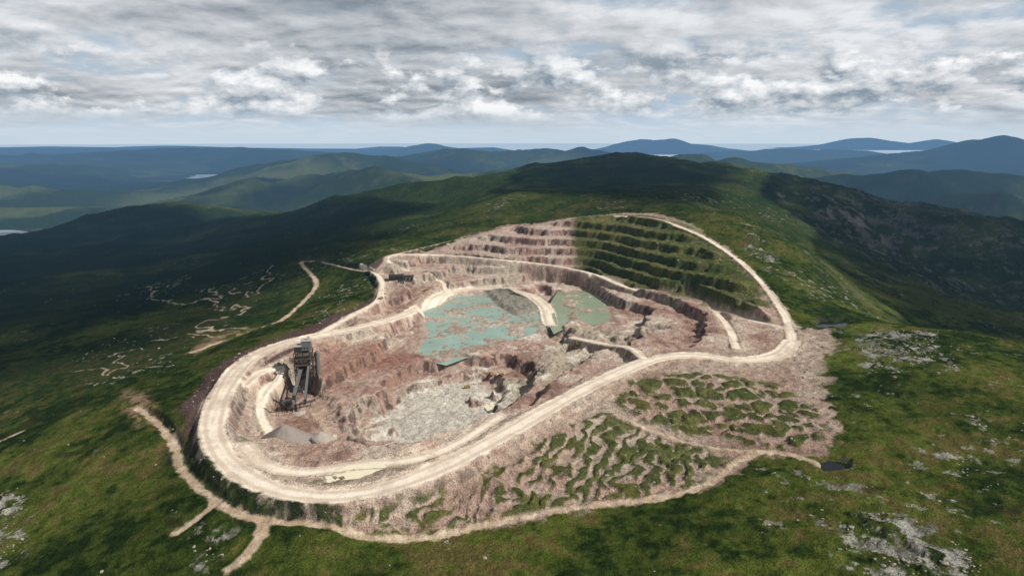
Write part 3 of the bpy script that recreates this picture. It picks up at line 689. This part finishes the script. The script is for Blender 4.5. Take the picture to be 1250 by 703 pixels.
bot=np.stack([CXX,CYY,ALT-5-np.sqrt(np.maximum(th,0))*2],-1).reshape(-1,3)
co_=np.concatenate([top,bot]);qq=np.concatenate([qd,qd[:,::-1]+len(top)])
us=np.unique(qq);rm=np.full(len(co_),-1);rm[us]=np.arange(len(us))
dn=ss(-80,90,SD).ravel();dn=np.concatenate([dn,dn])[us]
cl=mkmesh('clouds',co_[us],rm[qq],np.stack([dn]*3+[np.ones_like(dn)],1))
m,nt=newmat('cloud_mat');B=NB(nt);df=B.n('ShaderNodeBsdfDiffuse');df.inputs[0].default_value=(.85,.86,.88,1)
tp=B.n('ShaderNodeBsdfTransparent');mx=B.n('ShaderNodeMixShader');g_=B.n('ShaderNodeNewGeometry');ac=B.n('ShaderNodeAttribute',attribute_name='Col')
B.l(B.math('MULTIPLY',ac.outputs['Fac'],B.mr(B.noise(g_.outputs['Position'],.006,4,.6),.3,.6,.4,.85)),mx.inputs[0]);B.l(tp.outputs[0],mx.inputs[1]);B.l(df.outputs[0],mx.inputs[2])
o=B.n('ShaderNodeOutputMaterial');B.l(mx.outputs[0],o.inputs[0]);cl.data.materials.append(m)
# ---------------------------------------------------------------- sky
w=bpy.data.worlds.new('World');bpy.context.scene.world=w;w.use_nodes=True;nt=w.node_tree;nt.nodes.clear();B=NB(nt)
tc=B.n('ShaderNodeTexCoord');dv=tc.outputs['Generated'];sep=B.n('ShaderNodeSeparateXYZ');B.l(dv,sep.inputs[0])
dx_,dy_,dz_=sep.outputs
sky=B.n('ShaderNodeTexSky',sky_type='NISHITA',sun_disc=False,sun_elevation=el,sun_rotation=azs);sky.air_density=1.0;sky.dust_density=1.5
skyc=B.vm('SCALE',sky.outputs[0],scale=.10)
def plane(off):
    zc=B.math('ADD',B.math('MAXIMUM',dz_,0.),off)
    cmb=B.n('ShaderNodeCombineXYZ');B.l(B.math('DIVIDE',dx_,zc),cmb.inputs[0]);B.l(B.math('DIVIDE',dy_,zc),cmb.inputs[1]);return cmb.outputs[0]
pl=plane(.16)
big=B.noise(B.vm('ADD',pl,(3.3,1.7,0)),.5,2,.5)
a1=B.noise(B.vm('ADD',pl,(0,0,2.2)),2.0,8,.56,.15)
a2=B.noise(B.vm('ADD',pl,(.05,-.09,2.2)),2.0,6,.56,.15)
densA=B.mr(B.math('ADD',a1,B.math('MULTIPLY',big,.5)),.54,.76)
litA=B.math('ADD',B.math('MULTIPLY',B.math('SUBTRACT',a1,a2),2.4),B.mr(big,.35,.65,.84,.24))
colA=B.mix(B.mr(litA,.0,1.,0,1,False),(.235,.275,.32,1),(.80,.82,.85,1))
cv=B.n('ShaderNodeCombineXYZ');B.l(dx_,cv.inputs[0]);B.l(dy_,cv.inputs[1]);B.l(B.math('MULTIPLY',dz_,2.1),cv.inputs[2])
c1=B.noise(cv.outputs[0],10.,8,.58);c2=B.noise(B.vm('ADD',cv.outputs[0],(.010,-.004,.026)),10.,6,.58)
band=B.math('MULTIPLY',B.mr(dz_,.012,.04),B.mr(dz_,.15,.085))
densB=B.math('MULTIPLY',B.mr(c1,.455,.54),band)
litB=B.mr(B.math('SUBTRACT',c1,c2),-.09,.13,0,1,False)
colB=B.mix(litB,(.25,.315,.385,1),(.95,.96,.97,1))
hz=B.mix(B.mr(dz_,0.,.35,1.,0.),skyc,(.42,.54,.68,1))
s1=B.mix(densA,hz,colA);s2=B.mix(densB,s1,colB)
s3=B.mix(B.mr(dz_,.0,.05,.95,0.),s2,(.57,.67,.77,1))
# upper sky, out of view, dimmed to lower the ambient light
dim=B.mr(dz_,.2,.5,1.,.45)
s4=B.vm('SCALE',s3,scale=dim)
bg=B.n('ShaderNodeBackground');B.l(s4,bg.inputs[0]);bg.inputs[1].default_value=1.
o=B.n('ShaderNodeOutputWorld');B.l(bg.outputs[0],o.inputs[0])
sc=bpy.context.scene;sc.view_settings.view_transform='Standard';sc.view_settings.look='None';sc.view_settings.exposure=0
